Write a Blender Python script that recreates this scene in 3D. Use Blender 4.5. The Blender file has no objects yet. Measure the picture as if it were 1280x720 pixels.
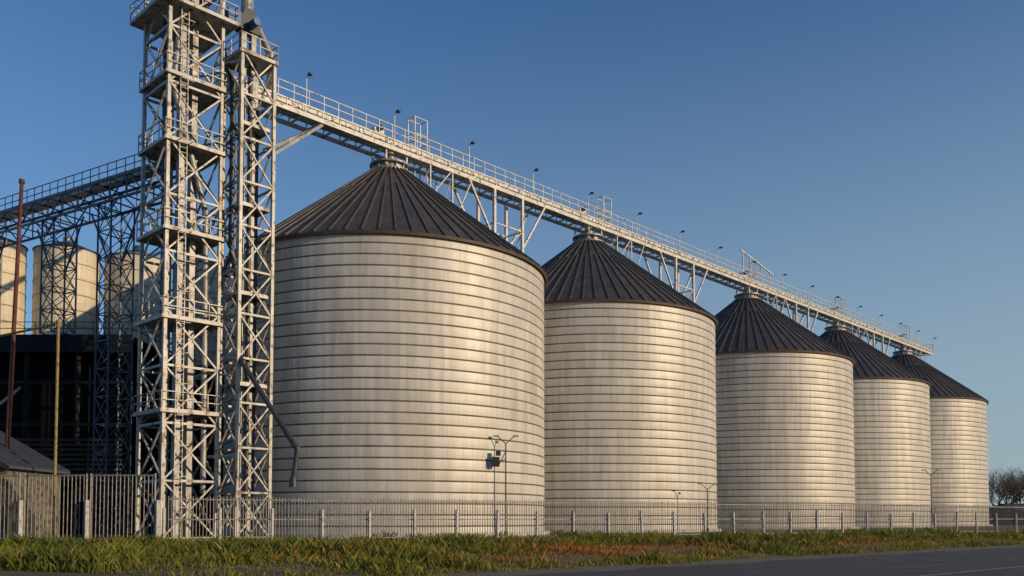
import bpy, math, random
import numpy as np
from mathutils import Vector, Matrix
random.seed(7); rng=np.random.default_rng(7)
scene=bpy.context.scene

# ------------------------------------------------------------------ helpers
class Mesh:
    def __init__(s): s.v=[]; s.f=[]; s.m=[]
    def add(s,vs,fs,mi=0):
        o=len(s.v); s.v.extend([tuple(a) for a in vs])
        for f in fs: s.f.append(tuple(i+o for i in f)); s.m.append(mi)
    def beam(s,a,b,w,h=None,mi=0,up=(0,0,1)):
        a=Vector(a); b=Vector(b); h=h or w
        d=(b-a)
        if d.length<1e-6: return
        d.normalize(); u=Vector(up)
        if abs(d.dot(u))>.98: u=Vector((.6946,.7194,0))
        x=d.cross(u).normalized(); y=x.cross(d).normalized()
        vs=[]
        for p in (a,b):
            for i,j in ((-1,-1),(1,-1),(1,1),(-1,1)):
                vs.append(p+x*(i*w/2)+y*(j*h/2))
        s.add(vs,[(0,1,2,3),(7,6,5,4),(0,4,5,1),(1,5,6,2),(2,6,7,3),(3,7,4,0)],mi)
    def box(s,c,ex,ey,sx,sy,z0,z1,mi=0):
        c=Vector((c[0],c[1],0)); ex=Vector(ex); ey=Vector(ey)
        vs=[]
        for z in (z0,z1):
            for i,j in ((-1,-1),(1,-1),(1,1),(-1,1)):
                p=c+ex*(i*sx/2)+ey*(j*sy/2); vs.append((p.x,p.y,z))
        s.add(vs,[(3,2,1,0),(4,5,6,7),(0,1,5,4),(1,2,6,5),(2,3,7,6),(3,0,4,7)],mi)
    def tube(s,a,b,r0,r1=None,n=10,mi=0,cap=True):
        a=Vector(a); b=Vector(b); r1=r0 if r1 is None else r1
        d=(b-a).normalized(); u=Vector((0,0,1)) if abs(d.z)<.95 else Vector((1,0,0))
        x=d.cross(u).normalized(); y=d.cross(x)
        vs=[]
        for p,r in ((a,r0),(b,r1)):
            for i in range(n):
                t=2*math.pi*i/n; vs.append(p+x*(r*math.cos(t))+y*(r*math.sin(t)))
        fs=[(i,(i+1)%n,n+(i+1)%n,n+i) for i in range(n)]
        if cap: fs+= [tuple(range(n))[::-1],tuple(range(n,2*n))]
        s.add(vs,fs,mi)
    def lathe(s,c,prof,n=96,mi=0,mis=None):
        vs=[];fs=[]
        for r,z in prof:
            for i in range(n):
                t=2*math.pi*i/n; vs.append((c[0]+r*math.cos(t),c[1]+r*math.sin(t),z))
        o=len(s.v); s.v.extend(vs)
        for k in range(len(prof)-1):
            for i in range(n):
                j=(i+1)%n
                s.f.append((o+k*n+i,o+k*n+j,o+(k+1)*n+j,o+(k+1)*n+i)); s.m.append(mis[k] if mis else mi)
    def obj(s,name,mats,parent=None,smooth=False):
        me=bpy.data.meshes.new(name); me.from_pydata(s.v,[],s.f)
        for m in mats: me.materials.append(m)
        me.polygons.foreach_set('material_index',s.m)
        if smooth: me.polygons.foreach_set('use_smooth',[True]*len(s.f))
        me.update(); ob=bpy.data.objects.new(name,me); scene.collection.objects.link(ob)
        if parent: ob.parent=parent
        return ob
def empty(name,loc=(0,0,0)):
    e=bpy.data.objects.new(name,None); e.location=(0,0,0); scene.collection.objects.link(e); return e

def mat(name,col,rough=.6,metal=0,var=.15,scale=1.5,col2=None,c2amt=.0,bump=0,bscale=20,stretch=(1,1,1),spec=None):
    m=bpy.data.materials.new(name); m.use_nodes=True; nt=m.node_tree; N=nt.nodes; L=nt.links
    b=N['Principled BSDF']; b.inputs['Roughness'].default_value=rough; b.inputs['Metallic'].default_value=metal
    if spec is not None: b.inputs['Specular IOR Level'].default_value=spec
    tc=N.new('ShaderNodeTexCoord'); mp=N.new('ShaderNodeMapping'); mp.inputs['Scale'].default_value=stretch
    L.new(tc.outputs['Object'],mp.inputs[0])
    n=N.new('ShaderNodeTexNoise'); n.inputs['Scale'].default_value=scale; n.inputs['Detail'].default_value=6; n.inputs['Roughness'].default_value=.65
    L.new(mp.outputs[0],n.inputs['Vector'])
    r=N.new('ShaderNodeValToRGB'); r.color_ramp.elements[0].position=.3; r.color_ramp.elements[1].position=.7
    r.color_ramp.elements[0].color=tuple(c*(1-var) for c in col)+(1,); r.color_ramp.elements[1].color=tuple(min(1,c*(1+var)) for c in col)+(1,)
    L.new(n.outputs['Fac'],r.inputs[0]); out=r.outputs[0]
    if col2:
        n2=N.new('ShaderNodeTexNoise'); n2.inputs['Scale'].default_value=scale*2.7; n2.inputs['Detail'].default_value=8
        L.new(mp.outputs[0],n2.inputs['Vector'])
        r2=N.new('ShaderNodeValToRGB'); r2.color_ramp.elements[0].position=.62-c2amt; r2.color_ramp.elements[1].position=.72-c2amt*.8
        L.new(n2.outputs['Fac'],r2.inputs[0])
        mx=N.new('ShaderNodeMixRGB'); mx.inputs[2].default_value=col2+(1,)
        L.new(r2.outputs[0],mx.inputs[0]); L.new(out,mx.inputs[1]); out=mx.outputs[0]
    L.new(out,b.inputs['Base Color'])
    if bump:
        n3=N.new('ShaderNodeTexNoise'); n3.inputs['Scale'].default_value=bscale; n3.inputs['Detail'].default_value=6
        L.new(mp.outputs[0],n3.inputs['Vector'])
        bp=N.new('ShaderNodeBump'); bp.inputs['Strength'].default_value=bump; L.new(n3.outputs['Fac'],bp.inputs['Height']); L.new(bp.outputs[0],b.inputs['Normal'])
    return m

M_white=mat('white_paint_steel',(.62,.60,.55),.5,.05,.2,1.2,(.20,.13,.08),.06)
M_tower=mat('galvanised_tower_steel',(.42,.405,.375),.5,.15,.3,.8,(.15,.10,.07),.08)
M_grey=mat('galvanised_steel',(.30,.30,.30),.5,.3,.3,.9,(.16,.11,.08),.07)
M_dark=mat('dark_steel',(.045,.048,.055),.5,.3,.3)
M_blue=mat('shade_blue_steel',(.07,.09,.13),.5,.3,.25)  # bluish shade on the bridge steel is put into its colour
M_black=mat('shade_black_cladding',(.006,.0065,.008),.85,0,.4,.6,spec=.15)  # black of the shaded building interior painted in as base colour
M_bsteel=mat('near_black_steel',(.016,.016,.018),.8,0,.3,.8,spec=.2)  # near-black, low-gloss steel for the building frame
M_brown=mat('dark_timber',(.028,.021,.016),.8,0,.4,2)
M_rust=mat('rust_red_paint',(.13,.035,.022),.75,.1,.4,2,(.06,.025,.02),.1)
M_yellow=mat('yellow_paint',(.30,.22,.06),.6,0,.25,2,(.12,.07,.03),.08)
M_conc=mat('white_concrete_post',(.50,.48,.44),.8,0,.2,3,(.22,.20,.16),.08)
M_fence=mat('fence_paint',(.22,.21,.19),.6,.15,.25,2,(.11,.07,.05),.08)
M_motor=mat('blue_motor',(.03,.10,.25),.4,.3,.2)
M_roofm=mat('roof_sheet',(.088,.075,.064),.5,.3,.4,.7,(.13,.08,.05),.07,stretch=(1,1,.5))
M_rib=mat('roof_rib',(.13,.115,.10),.5,.3,.3,1)
M_eave=mat('eave_trim',(.10,.07,.05),.6,.3,.3,2)
M_groove=mat('shaded_stained_lap',(.16,.13,.105),.8,.05,.5,.5,stretch=(1,1,3))  # stiffener ring shadow painted in as a dark line, with brownish stain

# silo wall: rolled sheets, panel to panel tint changes, faint vertical streaking
def silo_wall(name,base,R,metal=.08,r0=.42,r1=.58):
    m=bpy.data.materials.new(name); m.use_nodes=True; nt=m.node_tree; N=nt.nodes; L=nt.links
    b=N['Principled BSDF']; b.inputs['Metallic'].default_value=metal
    tc=N.new('ShaderNodeTexCoord'); sp=N.new('ShaderNodeSeparateXYZ'); L.new(tc.outputs['Object'],sp.inputs[0])
    at=N.new('ShaderNodeMath'); at.operation='ARCTAN2'; L.new(sp.outputs['Y'],at.inputs[0]); L.new(sp.outputs['X'],at.inputs[1])
    mu=N.new('ShaderNodeMath'); mu.operation='MULTIPLY'; mu.inputs[1].default_value=R; L.new(at.outputs[0],mu.inputs[0])
    cb=N.new('ShaderNodeCombineXYZ'); L.new(mu.outputs[0],cb.inputs[0]); L.new(sp.outputs['Z'],cb.inputs[1])
    oi=N.new('ShaderNodeObjectInfo'); ov_=N.new('ShaderNodeMath'); ov_.operation='MULTIPLY'; ov_.inputs[1].default_value=80; L.new(oi.outputs['Random'],ov_.inputs[0]); L.new(ov_.outputs[0],cb.inputs[2])
    br=N.new('ShaderNodeTexBrick'); br.inputs['Scale'].default_value=1; br.inputs['Brick Width'].default_value=2.9; br.inputs['Row Height'].default_value=.7926
    br.inputs['Mortar Size'].default_value=.012; br.inputs['Color1'].default_value=tuple(c*.91 for c in base)+(1,); br.inputs['Color2'].default_value=tuple(c*1.05 for c in base)+(1,)
    br.inputs['Mortar'].default_value=tuple(c*.7 for c in base)+(1,); br.inputs['Mortar Smooth'].default_value=.3
    L.new(cb.outputs[0],br.inputs['Vector'])
    mp=N.new('ShaderNodeMapping'); mp.inputs['Scale'].default_value=(1.4,.12,1); L.new(cb.outputs[0],mp.inputs[0])
    n=N.new('ShaderNodeTexNoise'); n.inputs['Scale'].default_value=1.0; n.inputs['Detail'].default_value=7; n.inputs['Roughness'].default_value=.7; L.new(mp.outputs[0],n.inputs['Vector'])
    r=N.new('ShaderNodeValToRGB'); r.color_ramp.elements[0].position=.3; r.color_ramp.elements[0].color=(.72,.67,.60,1); r.color_ramp.elements[1].position=.62; r.color_ramp.elements[1].color=(1,1,1,1)
    L.new(n.outputs['Fac'],r.inputs[0])
    mx=N.new('ShaderNodeMixRGB'); mx.blend_type='MULTIPLY'; mx.inputs[0].default_value=1; L.new(br.outputs[0],mx.inputs[1]); L.new(r.outputs[0],mx.inputs[2])
    L.new(mx.outputs[0],b.inputs['Base Color'])
    n2=N.new('ShaderNodeTexNoise'); n2.inputs['Scale'].default_value=.5; n2.inputs['Detail'].default_value=4; L.new(cb.outputs[0],n2.inputs['Vector'])
    mr=N.new('ShaderNodeMapRange'); mr.inputs['To Min'].default_value=r0; mr.inputs['To Max'].default_value=r1; L.new(n2.outputs['Fac'],mr.inputs[0]); L.new(mr.outputs[0],b.inputs['Roughness'])
    bp=N.new('ShaderNodeBump'); bp.inputs['Strength'].default_value=.2; bp.inputs['Distance'].default_value=.12; L.new(n2.outputs['Fac'],bp.inputs['Height']); L.new(bp.outputs[0],b.inputs['Normal'])
    return m
M_wall=silo_wall('corrugated_silo_sheet',(.63,.605,.555),13.1)
M_bin=silo_wall('cream_bin_sheet',(.74,.68,.55),2.8,.0,.5,.7)

# ------------------------------------------------------------------ layout
e=Vector((.6946,.7194,0)); nrm=Vector((.7194,-.6946,0))      # along the silo row / toward the road
S0=Vector((-10.43,73.8,0))
SP=[0,26.8,60.6,88.4,116.5]
R=13.1; ZE=21.4
def P(s,n,z): p=S0+e*s+nrm*n; return Vector((p.x,p.y,z))

# ------------------------------------------------------------------ silos
def silo_parts():
    w=Mesh(); prof=[];mis=[]
    nr=27; dz=ZE/nr
    for k in range(nr):
        z=k*dz
        pts=[(R-.0,z),(R+.03,z+.03),(R+.045,z+dz*.35),(R+.045,z+dz*.65),(R+.035,z+dz-.10),(R-.03,z+dz-.085)]
        prof+=pts; mis+=[0,0,0,0,1,1]
    prof.append((R-.03,ZE)); 
    w.lathe((0,0),prof,128,mis=mis)
    rf=Mesh()
    slope=(30.7-ZE)/(13.35-1.5)
    rf.lathe((0,0),[(R-.1,ZE-.05),(13.4,ZE-.25),(13.45,ZE-.05),(1.5,30.7)],128,mis=[2,2,0])
    for i in range(72):
        t=2*math.pi*i/72; c,s_=math.cos(t),math.sin(t)
        a=Vector((13.45*c,13.45*s_,ZE-.0)); b=Vector((1.6*c,1.6*s_,30.66))
        if i%2: b=a.lerp(b,.72)
        rf.beam(a,b,.11,.14,1)
    cp=Mesh()
    cp.lathe((0,0),[(1.75,30.5),(1.75,30.72),(1.35,30.75),(1.35,31.15),(1.7,31.18),(1.7,31.32),(.5,31.6),(.5,32.0),(0.01,32.0)],24)
    for i in range(12):
        t=2*math.pi*i/12; cp.beam((1.45*math.cos(t),1.45*math.sin(t),30.7),(1.45*math.cos(t),1.45*math.sin(t),31.2),.1)
    fd=Mesh(); fd.lathe((0,0),[(R+.5,-.3),(R+.5,.25),(R-.1,.28)],64)
    ld=Mesh(); t=math.radians(130); c=Vector((math.cos(t),math.sin(t),0)); q=Vector((-math.sin(t),math.cos(t),0))
    for sg in (-1,1): 
        a=c*(R+.3)+q*(.25*sg); ld.beam((a.x,a.y,.5),(a.x,a.y,ZE+.9),.05)
    for k in range(60):
        z=.8+k*.35; a=c*(R+.3)-q*.25; b_=c*(R+.3)+q*.25; ld.beam((a.x,a.y,z),(b_.x,b_.y,z),.03)
    return [('wall',w,[M_wall,M_groove],False),('roof',rf,[M_roofm,M_rib,M_eave],False),('cap',cp,[M_grey],False),('foundation',fd,[M_conc],False),('ladder',ld,[M_grey],False)]
parts=silo_parts(); base={}
for i,s in enumerate(SP):
    em=empty('grain_silo')
    c=P(s,0,0); em.location=c; em.rotation_euler=(0,0,i*.31)
    for nm,ms,mt,sm in parts:
        if i==0: ob=ms.obj(nm,mt,em,sm); base[nm]=ob.data
        else:
            ob=bpy.data.objects.new(nm,base[nm]); scene.collection.objects.link(ob); ob.parent=em

# ------------------------------------------------------------------ generic steelwork
def lattice(m,c,w,d,z0,z1,panels,tl=.2,tb=.09,mi=0,xb=True,mib=None,ex=e,ey=nrm):
    mib=mi if mib is None else mib
    C=[Vector((c[0],c[1],0))+ex*(i*w/2)+ey*(j*d/2) for i,j in ((-1,-1),(1,-1),(1,1),(-1,1))]
    up=Vector((0,0,1))
    for p in C: m.beam(p+up*z0,p+up*z1,tl,tl,mi)
    h=(z1-z0)/panels
    for k in range(panels+1):
        z=z0+k*h
        for i in range(4):
            a,b=C[i],C[(i+1)%4]
            m.beam(a+up*z,b+up*z,tb*1.2,tb*1.4,mi)
            if k<panels:
                if xb or k%2==0: m.beam(a+up*z,b+up*(z+h),tb,tb,mib)
                if xb or k%2==1: m.beam(b+up*z,a+up*(z+h),tb,tb,mib)
def rail(m,pts,h=1.1,step=1.2,t=.055,mi=0,rails=(.5,1.0)):
    for a,b in zip(pts[:-1],pts[1:]):
        a=Vector(a);b=Vector(b);n=max(1,round((b-a).length/step))
        for k in range(n+1):
            p=a.lerp(b,k/n); m.beam(p,p+Vector((0,0,h)),t,t,mi)
        for r in rails: m.beam(a+Vector((0,0,h*r)),b+Vector((0,0,h*r)),t,t,mi)
def platform(m,c,w,d,z,mi=0,rl=True,ex=e,ey=nrm,th=.14):
    m.box(c,ex,ey,w,d,z-th,z,mi)
    cc=Vector((c[0],c[1],z))
    P4=[cc+ex*(i*w/2)+ey*(j*d/2) for i,j in ((-1,-1),(1,-1),(1,1),(-1,1),(-1,-1))]
    for a,b in zip(P4[:-1],P4[1:]): m.beam(a-Vector((0,0,.16)),b-Vector((0,0,.16)),.1,.22,mi)
    if rl: rail(m,P4,mi=mi)

# ------------------------------------------------------------------ conveyor gallery above the silos
g=empty('conveyor_gallery')
st=Mesh(); rl=Mesh(); bx=Mesh()
g0,g1=-15.5,129.
for n in (-1.15,1.15):
    st.beam(P(g0,n,32.35),P(g1,n,32.35),.14,.34)
    st.beam(P(g0,n,33.12),P(g1,n,33.12),.08,.12)
s=g0; k=0
while s<g1:
    st.beam(P(s,-1.15,32.35),P(s,1.15,32.35),.1,.14)
    for n in (-1.15,1.15):
        st.beam(P(s,n,32.3),P(s,n,33.12),.09,.09)
        if k%2: st.beam(P(s,n,32.4),P(min(g1,s+1.6),n,33.1),.06,.06)
    s+=1.6;k+=1
bx.box(P((g0+g1)/2,.0,0),e,nrm,g1-g0,1.1,32.58,33.35,0)
bx.box(P((g0+g1)/2,.82,0),e,nrm,g1-g0,.5,32.56,32.62,0)
bx.box(P((g0+g1)/2,0,0),e,nrm,g1-g0,1.25,33.352,33.42,0)
s=g0
while s<g1:
    bx.box(P(s,0,0),e,nrm,.12,1.3,32.55,33.46,0); s+=3.1
for n in (-1.15,1.15): rail(rl,[P(g0,n,33.18),P(g1,n,33.18)],1.15,1.35,.06)
rail(rl,[P(g1,-1.15,33.18),P(g1,1.15,33.18)],1.15,1.2,.06)
for i,s0 in enumerate(SP):
    for n in (-.9,.9):
        for ds in (-1.1,1.1): st.beam(P(s0+ds,n,30.9),P(s0+ds,n,32.2),.14)
    bx.tube(P(s0,0,31.5),P(s0,0,32.6),.4,.4,12)
    sl=lambda r: ZE+(13.35-r)*(9.3/11.85)
    for r0 in (3.6,6.2):
        for n in (-1.1,1.1):
            st.beam(P(s0+r0,n,sl(r0)-.1),P(s0+r0,n,32.2),.12)
            st.beam(P(s0+r0,n,sl(r0)+.3),P(s0+r0+2.4,n,32.2),.09)
        st.beam(P(s0+r0,-1.1,sl(r0)+.1),P(s0+r0,1.1,32.2),.07)
    # cage
    sc=s0+3.7
    for ds in (-.7,.7):
        for n in (-1.25,-.3): rl.beam(P(sc+ds,n,31.2),P(sc+ds,n,36.8),.09)
    for z in (34.6,35.3,36.75):
        for n in (-1.25,-.3): rl.beam(P(sc-.7,n,z),P(sc+.7,n,z),.06)
        for ds in (-.7,.7): rl.beam(P(sc+ds,-1.25,z),P(sc+ds,-.3,z),.06)
    bx.box(P(s0-1.4,0,0),e,nrm,1.1,.9,33.43,34.0,0)
    bx.tube(P(s0-1.4,.2,34.0),P(s0-1.4,1.0,34.0),.22,.22,10,1)
    if i==2:
        rl.beam(P(s0-1.0,0,33.4),P(s0-1.0,0,37.3),.12); rl.beam(P(s0+1.0,0,33.4),P(s0+1.0,0,37.0),.12)
        rl.beam(P(s0-1.6,0,37.2),P(s0+7.5,0,35.6),.16)
        rl.beam(P(s0+6.5,0,33.4),P(s0+6.5,0,36.0),.1)
# trestles standing in the gaps between silos
for a,b in zip(SP[:-1],SP[1:]):
    mid=(a+b)/2
    for ds in (-1.9,1.9):
        for n in (-1.1,1.1):
            st.beam(P(mid+ds,n,19.),P(mid+ds,n,32.2),.26)
            st.beam(P(mid+ds,n,27.3),P(mid+ds*2.7,n,32.2),.18)
        for z in (22,25.5,29): st.beam(P(mid+ds,-1.1,z),P(mid+ds,1.1,z),.12)
        st.beam(P(mid+ds,-1.1,25.5),P(mid+ds,1.1,29),.09)
    for n in (-1.1,1.1):
        for z0,z1 in ((21.5,25.5),(25.5,29),(29,32.2)):
            st.beam(P(mid-1.9,n,z0),P(mid+1.9,n,z0),.12)
        st.beam(P(mid-1.9,n,25.5),P(mid+1.9,n,29),.09)
s=-9
while s<g1:
    a=P(s,1.15,33.2); rl.beam(a,a+Vector((0,0,2.1)),.06)
    t=a+Vector((0,0,2.1)); rl.beam(t,t+nrm*.35+Vector((0,0,.1)),.06); bx.box(t+nrm*.5,e,nrm,.26,.4,t.z+.02,t.z+.18,2)
    s+=8.6
st.obj('steelwork',[M_white],g); rl.obj('handrails',[M_white],g); bx.obj('conveyor_housing',[M_white,M_motor,M_dark],g)

# ------------------------------------------------------------------ elevator tower
T2=Vector((-18.35,60.2,0)); T1=Vector((-22.45,58.9,0))
tw=empty('elevator_tower'); a=Mesh(); b=Mesh(); d=Mesh()
lattice(a,T1,3.7,3.7,0,37.4,10,.22,.11,0)
for z in (8.4,14.5,20.3,26.2,30.6): platform(a,T1,4.2,4.2,z)
platform(a,T1,5.2,5.2,35.3)
platform(a,T1,3.4,3.4,38.0)
lattice(b,T2,2.45,2.45,0,33.2,11,.22,.10,0)
for z in (10.5,16.7,22.8,28.4): platform(b,T2,2.1,2.1,z,rl=False)
platform(b,T2,2.8,2.8,33.2)
for z in (5.5,11,16.5,22,27.5,32.5):
    for n in (-1.1,1.1): a.beam(T1+e*1.7+nrm*n+Vector((0,0,z)),T2-e*1.1+nrm*n+Vector((0,0,z)),.12)
def leg(c,z1,w=.48,gap=.85):
    for sg in (-1,1):
        cc=c+e*(gap/2*sg); d.box(cc,e,nrm,w*.8,w,0,z1,0)
        z=1.5
        while z<z1: d.box(cc,e,nrm,w*.8+.1,w+.1,z,z+.07,0); z+=2.4
leg(T1+nrm*.6,37.5); leg(T1-nrm*1.1,39.0); leg(T2+Vector((-.15,0,0)),35.2,.44,.75)
d.box(T1-nrm*1.1,e,nrm,2.0,1.0,39,40.6,0); d.box(T1+nrm*.6,e,nrm,2.,1.,37.5,38.9,0)
hc=T2+Vector((-.15,0,0)); 
d.box(hc,e,nrm,1.5,.8,35.2,36.3,2); d.tube(hc+Vector((0,0,36.3))-nrm*.35,hc+Vector((0,0,36.3))+nrm*.35,.55,.55,20,2)
d.tube(hc-nrm*.1+Vector((0,0,36.6)),hc-nrm*.1+Vector((0,0,38.4)),.42,.42,14,0)
d.tube(hc+nrm*.5+Vector((0,0,35.6)),hc+nrm*1.3+Vector((0,0,35.6)),.28,.28,12,1)
d.box(hc-e*1.2,e,nrm,.9,.8,35.3,36.3,1)
def spout(pts,r=.2,mi=0):
    for p,q in zip(pts[:-1],pts[1:]): d.tube(p,q,r,r,12,mi)
    for p in pts[1:-1]: d.tube(Vector(p)-Vector((0,0,r*1.1)),Vector(p)+Vector((0,0,r*1.1)),r*1.15,r*1.15,12,mi)
spout([hc+e*.8+Vector((0,0,35.9)),hc+e*1.6+Vector((0,.6,34.6)),P(-11.5,0,33.5)],.24)
spout([T1+e*1.2+Vector((0,0,37.6)),T1+e*2.5+Vector((.3,0,34.4)),T2-e*1.2+Vector((0,0,31.)),T2-e*1.2+Vector((0,0,20.)),T2+Vector((0,0,14.))],.19,2)
spout([T1-e*.6+nrm*1.2+Vector((0,0,37.)),T1-e*1.2+nrm*1.1+Vector((0,0,30.)),T1+e*1.2+nrm*1.1+Vector((0,0,22.)),T1+e*1.3+nrm*1.1+Vector((0,0,3.))],.2)
spout([T1-e*1.2-nrm*.2+Vector((0,0,36.)),T1-e*1.3+nrm*.4+Vector((0,0,2.))],.17,2)
spout([T2+nrm*.7-e*.3+Vector((0,0,32.)),T2+nrm*.8-e*.3+Vector((0,0,2.))],.16,2)
spout([T2-nrm*.2+e*.7+Vector((0,0,30.)),T2-nrm*.2+e*.7+Vector((0,0,.5))],.18,2)
spout([Vector((-18.8,59.4,13.0)),Vector((-17.9,58.2,11.6)),Vector((-13.75,56.2,5.7)),Vector((-14.0,56.2,3.6))],.17,2)
d.tube((-14.0,56.2,3.9),(-14.0,56.2,3.3),.2,.26,12,2)
d.beam((-17.2,58.6,7.0),(-15.6,57.2,8.4),.09)
for zt in range(0,36,1):
    c1=T1+nrm*2.05-e*.9
    for kk in range(3): 
        z=zt+kk/3; a.beam(c1-e*.25+Vector((0,0,z)),c1+e*.25+Vector((0,0,z)),.03)
    if zt%2==0:
        a.beam(c1-e*.4+nrm*.6+Vector((0,0,zt)),c1+e*.4+nrm*.6+Vector((0,0,zt)),.04)
        for sg in (-1,1): a.beam(c1+e*.4*sg+Vector((0,0,zt)),c1+e*.4*sg+nrm*.6+Vector((0,0,zt)),.04)
for sg in (-1,1): 
    a.beam(c1+e*.25*sg,c1+e*.25*sg+Vector((0,0,36)),.05)
for n in (0,1.1):
    a.beam(Vector((T2.x+1.1,T2.y+n,26.9)),P(-7.4,n-.2,32.2),.22)
a.obj('main_frame',[M_tower],tw); b.obj('side_frame',[M_tower],tw); d.obj('elevator_legs_and_spouts',[M_grey,M_motor,M_dark],tw)

# ------------------------------------------------------------------ link bridge to the left
lb=empty('conveyor_bridge'); m=Mesh()
A=Vector((-23.5,60.5,0)); B=Vector((-66,85.8,0)); u=(B-A).normalized(); w=Vector((u.y,-u.x,0))
Ln=(B-A).length; NP=26
def Q(t,n,z): p=A+u*t+w*n; return Vector((p.x,p.y,z))
for n in (-1.1,1.1):
    for z in (24.2,25.8): m.beam(Q(0,n,z),Q(Ln,n,z),.14,.16)
    for k in range(NP):
        t0=Ln*k/NP; t1=Ln*(k+1)/NP
        m.beam(Q(t0,n,24.2),Q(t0,n,25.8),.08)
        m.beam(Q(t0,n,24.2 if k%2 else 25.8),Q(t1,n,25.8 if k%2 else 24.2),.08)
    rail(m,[Q(0,n,25.85),Q(Ln,n,25.85)],1.1,1.0,.05)
for k in range(NP+1): 
    t0=Ln*k/NP; m.beam(Q(t0,-1.1,24.2),Q(t0,1.1,24.2),.08); m.beam(Q(t0,-1.1,25.8),Q(t0,1.1,25.8),.08)
m.box((A+B)/2,u,w,Ln,.8,25.85,26.45,1)
for t in (6.5,13.5,24):
    c=A+u*t; lattice(m,c,1.5,1.9,15.5 if t>12 else 0,24.2,5 if t>12 else 12,.11,.055,0,ex=u,ey=w)
    for sg in (-1,1): m.beam(Q(t+.7*sg,0,20),Q(t+3*sg,0,24.2),.1)
m.obj('truss',[M_blue,M_grey],lb)

# ------------------------------------------------------------------ background bins on a dark building
def bin_(c,r,z0,z1):
    em=empty('storage_bin'); em.location=(c[0],c[1],0); mb=Mesh()
    prof=[];n=7;h=(z1-z0)/n
    for k in range(n): prof+=[(r-.02,z0+k*h),(r,z0+k*h+.05),(r,z0+(k+1)*h-.08),(r+.06,z0+(k+1)*h-.07)]
    prof.append((r-.02,z1)); mb.lathe((0,0),prof,40,mis=[0,0,0,1]*n)
    mb.lathe((0,0),[(r+.1,z1),(r+.12,z1+.05),(.4,z1+1.1),(.4,z1+1.5),(.01,z1+1.5)],40,mi=2)
    mb.obj('shell',[M_bin,M_grey,M_grey],em)
for c in ((-46.4,77.5),(-40.9,80),(-35.6,82.5),(-30.2,85),(-24.5,87.5)): bin_(c,2.75,15.7,25.6)

ib=empty('processing_building'); m=Mesh()
X0,X1,Y0,Y1=-75,-29.6,68,92; cx,cy=(X0+X1)/2,(Y0+Y1)/2; ex=Vector((1,0,0)); ey=Vector((0,1,0))
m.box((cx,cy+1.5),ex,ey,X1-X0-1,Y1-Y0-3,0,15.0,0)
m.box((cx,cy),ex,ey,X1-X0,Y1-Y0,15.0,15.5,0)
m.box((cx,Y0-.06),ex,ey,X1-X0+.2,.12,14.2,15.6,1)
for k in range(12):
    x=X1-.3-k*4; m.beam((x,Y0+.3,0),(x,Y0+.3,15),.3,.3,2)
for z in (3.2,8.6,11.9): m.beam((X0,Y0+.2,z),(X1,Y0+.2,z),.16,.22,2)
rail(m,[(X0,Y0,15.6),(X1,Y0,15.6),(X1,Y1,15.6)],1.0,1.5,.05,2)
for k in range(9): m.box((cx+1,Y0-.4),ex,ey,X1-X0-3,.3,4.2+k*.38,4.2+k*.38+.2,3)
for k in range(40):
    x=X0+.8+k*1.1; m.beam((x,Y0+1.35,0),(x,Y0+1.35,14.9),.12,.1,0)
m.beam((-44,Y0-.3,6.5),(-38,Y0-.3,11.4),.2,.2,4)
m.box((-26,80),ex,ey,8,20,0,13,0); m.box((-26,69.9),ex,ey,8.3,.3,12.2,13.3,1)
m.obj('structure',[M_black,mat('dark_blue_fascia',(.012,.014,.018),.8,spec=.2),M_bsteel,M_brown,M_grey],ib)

# ------------------------------------------------------------------ small shed at the left edge
sh=empty('gatehouse_shed'); m=Mesh()
sx0,sx1,sy0,sy1=-33,-23.9,41.5,46.5
m.box(((sx0+sx1)/2,(sy0+sy1)/2),ex,ey,sx1-sx0,sy1-sy0,-.1,3.7,0)
rx=-28.2; zt=6.3
ov=.35
for (xa,za,xb,zb) in ((rx,zt,sx1+ov,3.65),(rx,zt,sx0-ov,3.2)):
    m.add([(xa,sy0-ov,za),(xb,sy0-ov,zb),(xb,sy1+ov,zb),(xa,sy1+ov,za),(xa,sy0-ov,za+.12),(xb,sy0-ov,zb+.12),(xb,sy1+ov,zb+.12),(xa,sy1+ov,za+.12)],
      [(0,1,2,3),(7,6,5,4),(0,4,5,1),(1,5,6,2),(2,6,7,3),(3,7,4,0)],1)
    for k in range(18):
        y=sy0-ov+.05+k*(sy1-sy0+2*ov-.1)/17; m.beam((xa,y,za+.15),(xb,y,zb+.15),.06,.06,1)
m.add([(sx0,sy0,3.7),(sx1,sy0,3.7),(rx,sy0,zt)],[(0,1,2)],0)
m.beam((sx1+ov,sy0-ov-.03,3.65),(rx,sy0-ov-.03,zt+.02),.05,.2,2)
m.box((-25.2,sy0-.03),ex,ey,1.0,.08,0,2.2,2)
m.obj('shed_body',[mat('stained_render',(.17,.15,.12),.85,0,.35,1.1,(.06,.05,.04),.14,.3,8),mat('grey_sheet_roof',(.09,.10,.12),.5,.3,.25),M_brown],sh)

# ------------------------------------------------------------------ poles
rp=empty('rusty_pole'); m=Mesh(); m.tube((-25.45,44,-.2),(-24.9,44,18.3),.13,.09,10); m.tube((-24.9,44,18.3),(-24.9,44,18.5),.14,.14,10); m.obj('pole',[M_rust],rp)
yp=empty('yellow_pipe_frame'); m=Mesh(); m.tube((-22.15,42.6,0),(-22.15,42.6,10.8),.07,.07,10); m.tube((-22.15,42.6,10.8),(-26.6,44.4,10.45),.06,.06,10); m.tube((-26.6,44.4,10.45),(-26.6,44.4,0),.06,.06,10)
m.tube((-22.15,42.6,10.62),(-22.15,42.6,10.95),.11,.11,10); m.obj('pipes',[M_yellow],yp)

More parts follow.
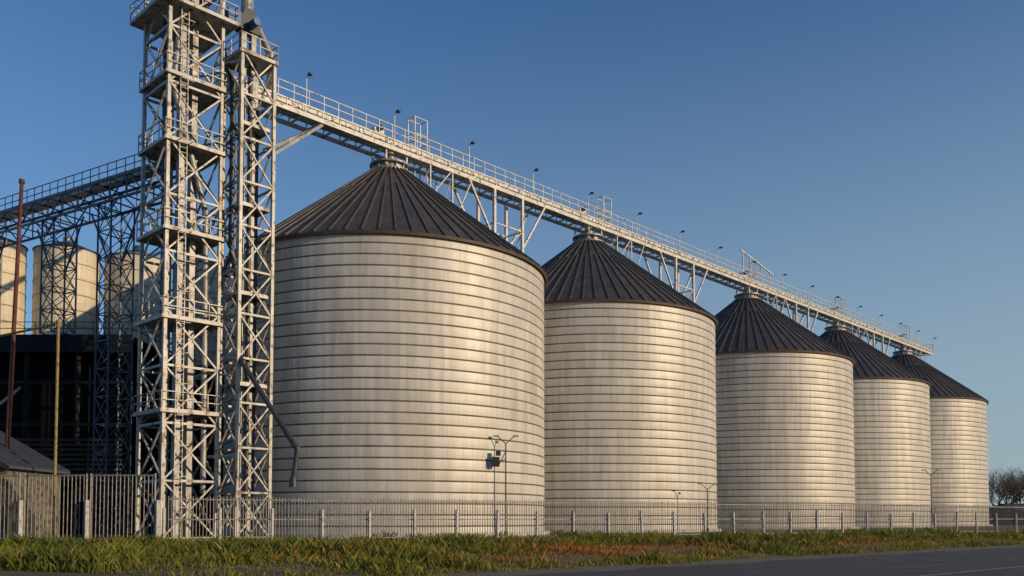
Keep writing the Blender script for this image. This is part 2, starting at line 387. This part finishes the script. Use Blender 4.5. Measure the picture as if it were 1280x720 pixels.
# ------------------------------------------------------------------ ground profile
rd=Vector((.754,.657,0)); rq=Vector((-.657,.754,0)); E0=Vector((0,26,0))
def gz(q):
    if q<=0: return -.36
    if q>=5.5: return 0.
    t=q/5.5; return -.36+.36*(t*t*(3-2*t))
fence_d=Vector((.884,.468,0)).normalized(); F0=Vector((-16,41,0))
m=Mesh(); qs=[-3000,-200,-30,-.3,0,.6,1.2,2,3,4,5.5,9,20,60,300,3500]; ps=[-3000,-300,-60]+list(range(-40,130,5))+[200,500,3500]
vs=[]
for p in ps:
    for q in qs:
        c=E0+rd*p+rq*q; vs.append((c.x,c.y,gz(q)))
nq=len(qs); fs=[(i*nq+j,(i+1)*nq+j,(i+1)*nq+j+1,i*nq+j+1) for i in range(len(ps)-1) for j in range(nq-1)]
m.add(vs,fs)
M_ground=mat('earth',(.12,.095,.05),.95,0,.35,.35,(.08,.085,.03),.10,.5,9)
m.obj('ground',[M_ground])
m=Mesh()
def strip(m,q0,q1,z,mi,p0=-400,p1=900,step=None):
    a_=E0+rd*p0+rq*q0; b_=E0+rd*p1+rq*q0; c_=E0+rd*p1+rq*q1; d_=E0+rd*p0+rq*q1
    m.add([(v.x,v.y,z) for v in (a_,d_,c_,b_)],[(3,2,1,0)],mi)
strip(m,-17,-.15,-.350,0); strip(m,-8.3,-8.15,-.346,1)
strip(m,-16.6,-16.5,-.346,1)
M_asph=mat('asphalt',(.05,.049,.050),.85,0,.35,.25,(.085,.078,.07),.08,.35,40)
m.obj('road',[M_asph,mat('road_paint',(.35,.35,.33),.7,0,.2,3,(.06,.06,.06),.14)])
m=Mesh(); 
for k in range(260):
    p=-30+k*.5
    def pt(pp,qq,z): v=E0+rd*pp+rq*qq; return (v.x,v.y,z)
    f1=-.55+.3*math.sin(p*1.3)*math.sin(p*.37); f2=-.55+.3*math.sin((p+.5)*1.3)*math.sin((p+.5)*.37)
    m.add([pt(p,f1,-.345),pt(p+.5,f2,-.345),pt(p+.5,.7,-.30),pt(p,.7,-.30)],[(0,1,2,3)])
m.obj('gravel_shoulder',[mat('gravel',(.13,.11,.08),.95,0,.35,3,(.2,.18,.14),.05,.6,25)])

# ------------------------------------------------------------------ fence
fn=empty('picket_fence'); m=Mesh(); pm=Mesh()
def F(t): return F0+fence_d*t
t=0.; 
while t<76:
    p=F(t); h=2.34+.02*math.sin(t*3.1)+rng.normal(0,.01); j=rng.normal(0,.012)
    m.beam((p.x,p.y,.10),(p.x+j,p.y,h),.032,.032); t+=.155
for z in (.3,1.25,2.2): m.beam(F(0)+Vector((0,0,z)),F(76)+Vector((0,0,z)),.035,.06)
t=-.2
while t<76:
    p=F(t)-Vector((-fence_d.y,fence_d.x,0))*.12; lean=rng.normal(0,.03)
    pm.beam((p.x,p.y,-.1),(p.x+lean,p.y,1.75+rng.normal(0,.06)),.12,.12)
    t+=2.46+rng.normal(0,.04)
m.obj('pickets',[M_fence],fn); pm.obj('posts',[M_conc],fn)
gt=empty('metal_gate'); m=Mesh(); pm=Mesh()
Gd=Vector((-1,.04,0)).normalized(); G0=Vector((-16.35,40.9,0))
for k0,L in ((0.25,3.05),(3.5,2.95),(6.7,3.0)):
    for z in (.35,3.3): m.beam(G0+Gd*k0+Vector((0,0,z)),G0+Gd*(k0+L)+Vector((0,0,z)),.06,.07)
    for kk in (k0,k0+L): m.beam(G0+Gd*kk+Vector((0,0,.2)),G0+Gd*kk+Vector((0,0,3.4)),.07)
    x=k0+.13
    while x<k0+L-.05: m.beam(G0+Gd*x+Vector((0,0,.3)),G0+Gd*x+Vector((0,0,3.35)),.035); x+=.19
for k0 in (.05,3.4,6.55): 
    p=G0+Gd*k0-Vector((0,.15,0)); pm.beam((p.x,p.y,-.2),(p.x,p.y,2.15),.17)
m.obj('gate_leaves',[M_fence],gt); pm.obj('gate_posts',[M_conc],gt)

# ------------------------------------------------------------------ yard lamps
def lamp(x,y,h):
    em=empty('yard_lamp'); m=Mesh()
    m.tube((x,y,-.05),(x,y,h-.5),.06,.045,8); m.tube((x,y,0),(x,y,.4),.14,.12,8)
    for sg in (-1,1):
        t=Vector((x+.6*sg,y-.1,h-.02)); m.tube((x,y,h-.55),t,.035,.035,8)
        m.box((t.x+.12*sg,t.y),ex,ey,.4,.22,h-.05,h+.04,1)
    m.obj('lamp_post',[M_dark,M_grey],em); return em
lamp(-.45,64.0,7.3); lamp(18.0,81,4.5); lamp(42.4,89,6.2)
fl=empty('wall_floodlight'); m=Mesh(); cc=Vector((-1.2,63.8,5.3)); m.box(cc,ex,ey,.6,.35,5.05,5.75,0); m.box((-1.0,63.75),ex,ey,.35,.3,5.85,6.2,0); m.beam((-1.2,63.8,5.4),(-.45,64.0,5.6),.06); m.beam((-1.0,63.8,5.1),(-.45,64.0,6.2),.06); m.beam((-1.3,63.8,5.4),(-1.8,65.0,5.4),.06); m.obj('housing',[M_dark],fl)

# ------------------------------------------------------------------ grass
def grass(name,N,hmin,hmax,wd):
    X=rng.uniform(-34,62,N*4); Y=rng.uniform(22,84,N*4)
    q=-.657*X+.754*(Y-26)
    fx=X-F0.x; fy=Y-F0.y
    fd=-fx*fence_d.y+fy*fence_d.x
    gate=(X<-16)&(Y<40.7+.0*X)
    ok=(q>-.35)&(np.abs(X)<.63*Y+1)&(((fd<.9)&(X>=-16))|gate)
    X=X[ok][:N];Y=Y[ok][:N];q=q[ok][:N]; n=len(X)
    nz=np.sin(X*.9+1.3*np.sin(Y*.7))*np.sin(Y*1.1+1.7*np.sin(X*.45))+.6*np.sin(X*2.7+Y*1.9)*np.sin(Y*3.1-X*1.2)+.45*np.sin(X*5.7-Y*2.9)*np.sin(Y*6.1+X*3.2)
    big=np.sin(X*.33+.8*np.sin(Y*.21)+1)*np.sin(Y*.37+1.1*np.sin(X*.17))
    cl=np.clip(.45+.36*nz+.25*big,0,1)
    t=np.clip(q/5.5,0,1); z=-.36+.36*(t*t*(3-2*t))
    wob=.5*np.sin(X*.8)*np.sin(X*.31+Y*.5)
    edge=np.clip((q+.25+wob)/1.8,.12,1)
    # dried, trampled patches on the verge
    def patch(x,y,a_,b_): 
        dx=(X-x)*.754+(Y-y)*.657; dy=-(X-x)*.657+(Y-y)*.754
        return np.exp(-(dx/a_)**2-(dy/b_)**2)
    pa=np.clip(1.9*patch(4.6,37.5,4.2,2.4)+.9*patch(1.5,31.5,4,1.2)+.9*patch(19,47,5,1.3)+.4*patch(-6,29,4,.8)+.6*patch(30,56,6,1),0,1)
    keep=rng.random(n)<np.clip(.22+1.1*cl,0,1)*np.clip(edge+.05,0,1)*(1-.3*pa)
    X,Y,q,cl,z,edge,big,pa=[a_[keep] for a_ in (X,Y,q,cl,z,edge,big,pa)]; n=len(X)
    h=(hmin+(hmax-hmin)*rng.random(n)**1.8)*(.3+1.25*cl**1.6)*edge*(1-.6*pa)
    an=rng.uniform(0,2*np.pi,n); ln=rng.uniform(.1,.9,n)*h; la=rng.uniform(0,2*np.pi,n)
    w_=wd*rng.uniform(.5,1.6,n)
    V=np.zeros((n,4,3))
    V[:,0]=np.stack([X-np.cos(an)*w_/2,Y-np.sin(an)*w_/2,z-.02],1)
    V[:,1]=np.stack([X+np.cos(an)*w_/2,Y+np.sin(an)*w_/2,z-.02],1)
    mx_,my_=X+.4*ln*np.cos(la),Y+.4*ln*np.sin(la)
    V[:,2]=np.stack([mx_+np.cos(an)*w_*.45,my_+np.sin(an)*w_*.45,z+h*.6],1)
    V[:,3]=np.stack([X+ln*np.cos(la),Y+ln*np.sin(la),z+h],1)
    me=bpy.data.meshes.new(name)
    me.vertices.add(n*4); me.vertices.foreach_set('co',V.reshape(-1))
    me.loops.add(n*4); me.loops.foreach_set('vertex_index',np.arange(n*4))
    me.polygons.add(n); me.polygons.foreach_set('loop_start',np.arange(n)*4); me.polygons.foreach_set('loop_total',np.full(n,4))
    me.update(calc_edges=True)
    g1_=np.array([.07,.10,.016]); g2_=np.array([.26,.26,.035]); g3_=np.array([.34,.25,.10]); g4_=np.array([.40,.15,.045])
    r=rng.random(n)[:,None]; 
    c2=np.clip(.5-.6*big+.25*np.sin(X*2.1+Y),0,1)[:,None]
    mixf=np.clip(.1+.5*r+.5*c2,0,1); C=g1_*(1-mixf)+g2_*mixf
    dry=(rng.random(n)<.06+.25*np.clip(-(cl-.4)*2,0,1))[:,None]; C=np.where(dry,g3_*(.6+.6*r),C)
    dr=(rng.random(n)<pa*.9)[:,None]; C=np.where(dr,g4_*(.6+.9*r),C)
    col=me.color_attributes.new('Col','FLOAT_COLOR','POINT')
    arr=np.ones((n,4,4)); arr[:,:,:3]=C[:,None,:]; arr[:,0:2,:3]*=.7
    col.data.foreach_set('color',arr.reshape(-1))
    mt=bpy.data.materials.new('grass_blades'); mt.use_nodes=True; N_=mt.node_tree.nodes; L_=mt.node_tree.links
    b_=N_['Principled BSDF']; b_.inputs['Roughness'].default_value=.6; b_.inputs['Specular IOR Level'].default_value=.25
    at=N_.new('ShaderNodeAttribute'); at.attribute_name='Col'; L_.new(at.outputs['Color'],b_.inputs['Base Color'])
    tr=N_.new('ShaderNodeBsdfTranslucent'); L_.new(at.outputs['Color'],tr.inputs['Color']); ms=N_.new('ShaderNodeMixShader'); ms.inputs[0].default_value=.3
    L_.new(b_.outputs[0],ms.inputs[1]); L_.new(tr.outputs[0],ms.inputs[2]); L_.new(ms.outputs[0],N_['Material Output'].inputs[0])
    me.materials.append(mt)
    ob=bpy.data.objects.new(name,me); scene.collection.objects.link(ob)
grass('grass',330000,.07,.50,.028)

# ------------------------------------------------------------------ distant warehouse and bare trees
wh=empty('distant_warehouse'); m=Mesh()
m.box((118,172),ex,ey,44,14,0,2.6,0)
for sg in (-1,1):
    m.add([(95.5,172,4.2),(140.5,172,4.2),(140.5,172+sg*7.6,2.5),(95.5,172+sg*7.6,2.5)],[(0,1,2,3) if sg<0 else (3,2,1,0)],1)
m.add([(96,165,2.6),(96,179,2.6),(96,172,4.15)],[(0,1,2)],0)
for k in range(9): m.box((99+k*4.6,164.95),ex,ey,2.2,.12,1.0,2.1,2)
m.obj('warehouse_body',[mat('grey_wall',(.06,.06,.065),.8),mat('slate_roof',(.035,.04,.05),.7),M_black],wh)
m=Mesh()
def branch(p,dr_,L,r,dep):
    q=p+dr_*L; m.tube(p,q,r,r*.7,3,0,False)
    if dep==0: return
    az0=random.uniform(0,6.28); nk=4 if dep in (5,4) else 3
    u_=Vector((0,0,1)) if abs(dr_.z)<.9 else Vector((1,0,0))
    a1=dr_.cross(u_).normalized(); a2=dr_.cross(a1)
    for k in range(nk):
        th=az0+6.28*k/nk+random.uniform(-.4,.4); sp_=random.uniform(.35,.85)
        nd=(dr_+(a1*math.cos(th)+a2*math.sin(th))*sp_+Vector((0,0,.12))).normalized()
        branch(p.lerp(q,random.uniform(.6,1)),nd,L*random.uniform(.68,.86),r*.6,dep-1)
for k in range(15):
    x=104.5+k*2.6+random.uniform(-.9,.9); y=random.uniform(186,202); hh=random.uniform(3.5,4.5)
    branch(Vector((x,y,0)),Vector((random.uniform(-.1,.1),random.uniform(-.1,.1),1)).normalized(),hh,.26,5)
m.obj('distant_bare_trees',[mat('bark',(.12,.085,.065),.9)])
m=Mesh()
for k in range(2600):
    x=random.uniform(60,220); y=random.uniform(182,230); s_=random.uniform(.5,1.3); z=random.uniform(.2,3.4)
    an=random.uniform(0,6.28); c=Vector((x,y,z)); 
    a_=Vector((math.cos(an),math.sin(an),random.uniform(-.5,.5)))*s_; b_=Vector((random.uniform(-.4,.4),random.uniform(-.4,.4),1))*s_
    m.add([c-a_*.5,c+a_*.5,c+b_],[(0,1,2)])
m.obj('distant_hedge',[mat('scrub',(.045,.045,.025),.9,0,.4,.3)])

# ------------------------------------------------------------------ sky, sun, camera
el=math.radians(14); az=math.radians(180-66)
wd_=bpy.data.worlds.new('World'); scene.world=wd_; wd_.use_nodes=True; N=wd_.node_tree.nodes; L=wd_.node_tree.links
sk=N.new('ShaderNodeTexSky'); sk.sky_type='NISHITA'; sk.sun_disc=False; sk.sun_elevation=el; sk.sun_rotation=az; sk.air_density=1.0; sk.dust_density=.4; sk.ozone_density=2.5
ti=N.new('ShaderNodeMixRGB'); ti.blend_type='MULTIPLY'; ti.inputs[0].default_value=1; ti.inputs[2].default_value=(.74,1.16,1.55,1)
L.new(sk.outputs[0],ti.inputs[1])
# clear-air haze: paler toward the horizon, on the side of the low sun
tc=N.new('ShaderNodeTexCoord'); sp=N.new('ShaderNodeSeparateXYZ'); L.new(tc.outputs['Generated'],sp.inputs[0])
mr=N.new('ShaderNodeMapRange'); mr.interpolation_type='SMOOTHSTEP'; mr.inputs['From Min'].default_value=-.05; mr.inputs['From Max'].default_value=.60; mr.inputs['To Min'].default_value=.97; mr.inputs['To Max'].default_value=0; L.new(sp.outputs['Z'],mr.inputs['Value'])
mr2=N.new('ShaderNodeMapRange'); mr2.inputs['From Min'].default_value=-.6; mr2.inputs['From Max'].default_value=.55; mr2.inputs['To Min'].default_value=.35; mr2.inputs['To Max'].default_value=1; L.new(sp.outputs['X'],mr2.inputs['Value'])
mm=N.new('ShaderNodeMath'); mm.operation='MULTIPLY'; L.new(mr.outputs[0],mm.inputs[0]); L.new(mr2.outputs[0],mm.inputs[1])
hz=N.new('ShaderNodeMixRGB'); hz.inputs[2].default_value=(3.9,5.0,5.5,1); L.new(mm.outputs[0],hz.inputs[0]); L.new(ti.outputs[0],hz.inputs[1])
L.new(hz.outputs[0],N['Background'].inputs[0]); N['Background'].inputs[1].default_value=.084
sd=bpy.data.lights.new('sun','SUN'); sd.energy=3.3; sd.angle=math.radians(.5); sd.color=(1,.75,.46)
so=bpy.data.objects.new('sun',sd); scene.collection.objects.link(so)
dirv=Vector((math.sin(az)*math.cos(el),math.cos(az)*math.cos(el),math.sin(el)))
so.rotation_euler=dirv.to_track_quat('Z','Y').to_euler(); so.location=dirv*100

cam=bpy.data.cameras.new('camera'); co=bpy.data.objects.new('camera',cam); scene.collection.objects.link(co); scene.camera=co
cam.sensor_width=36; cam.lens=1100/1280*36; cam.shift_y=240/1280; cam.clip_end=6000
co.location=(0,0,1.3); co.rotation_euler=(math.radians(92.5),0,0)
scene.view_settings.view_transform='Standard'; scene.view_settings.look='None'; scene.view_settings.exposure=0
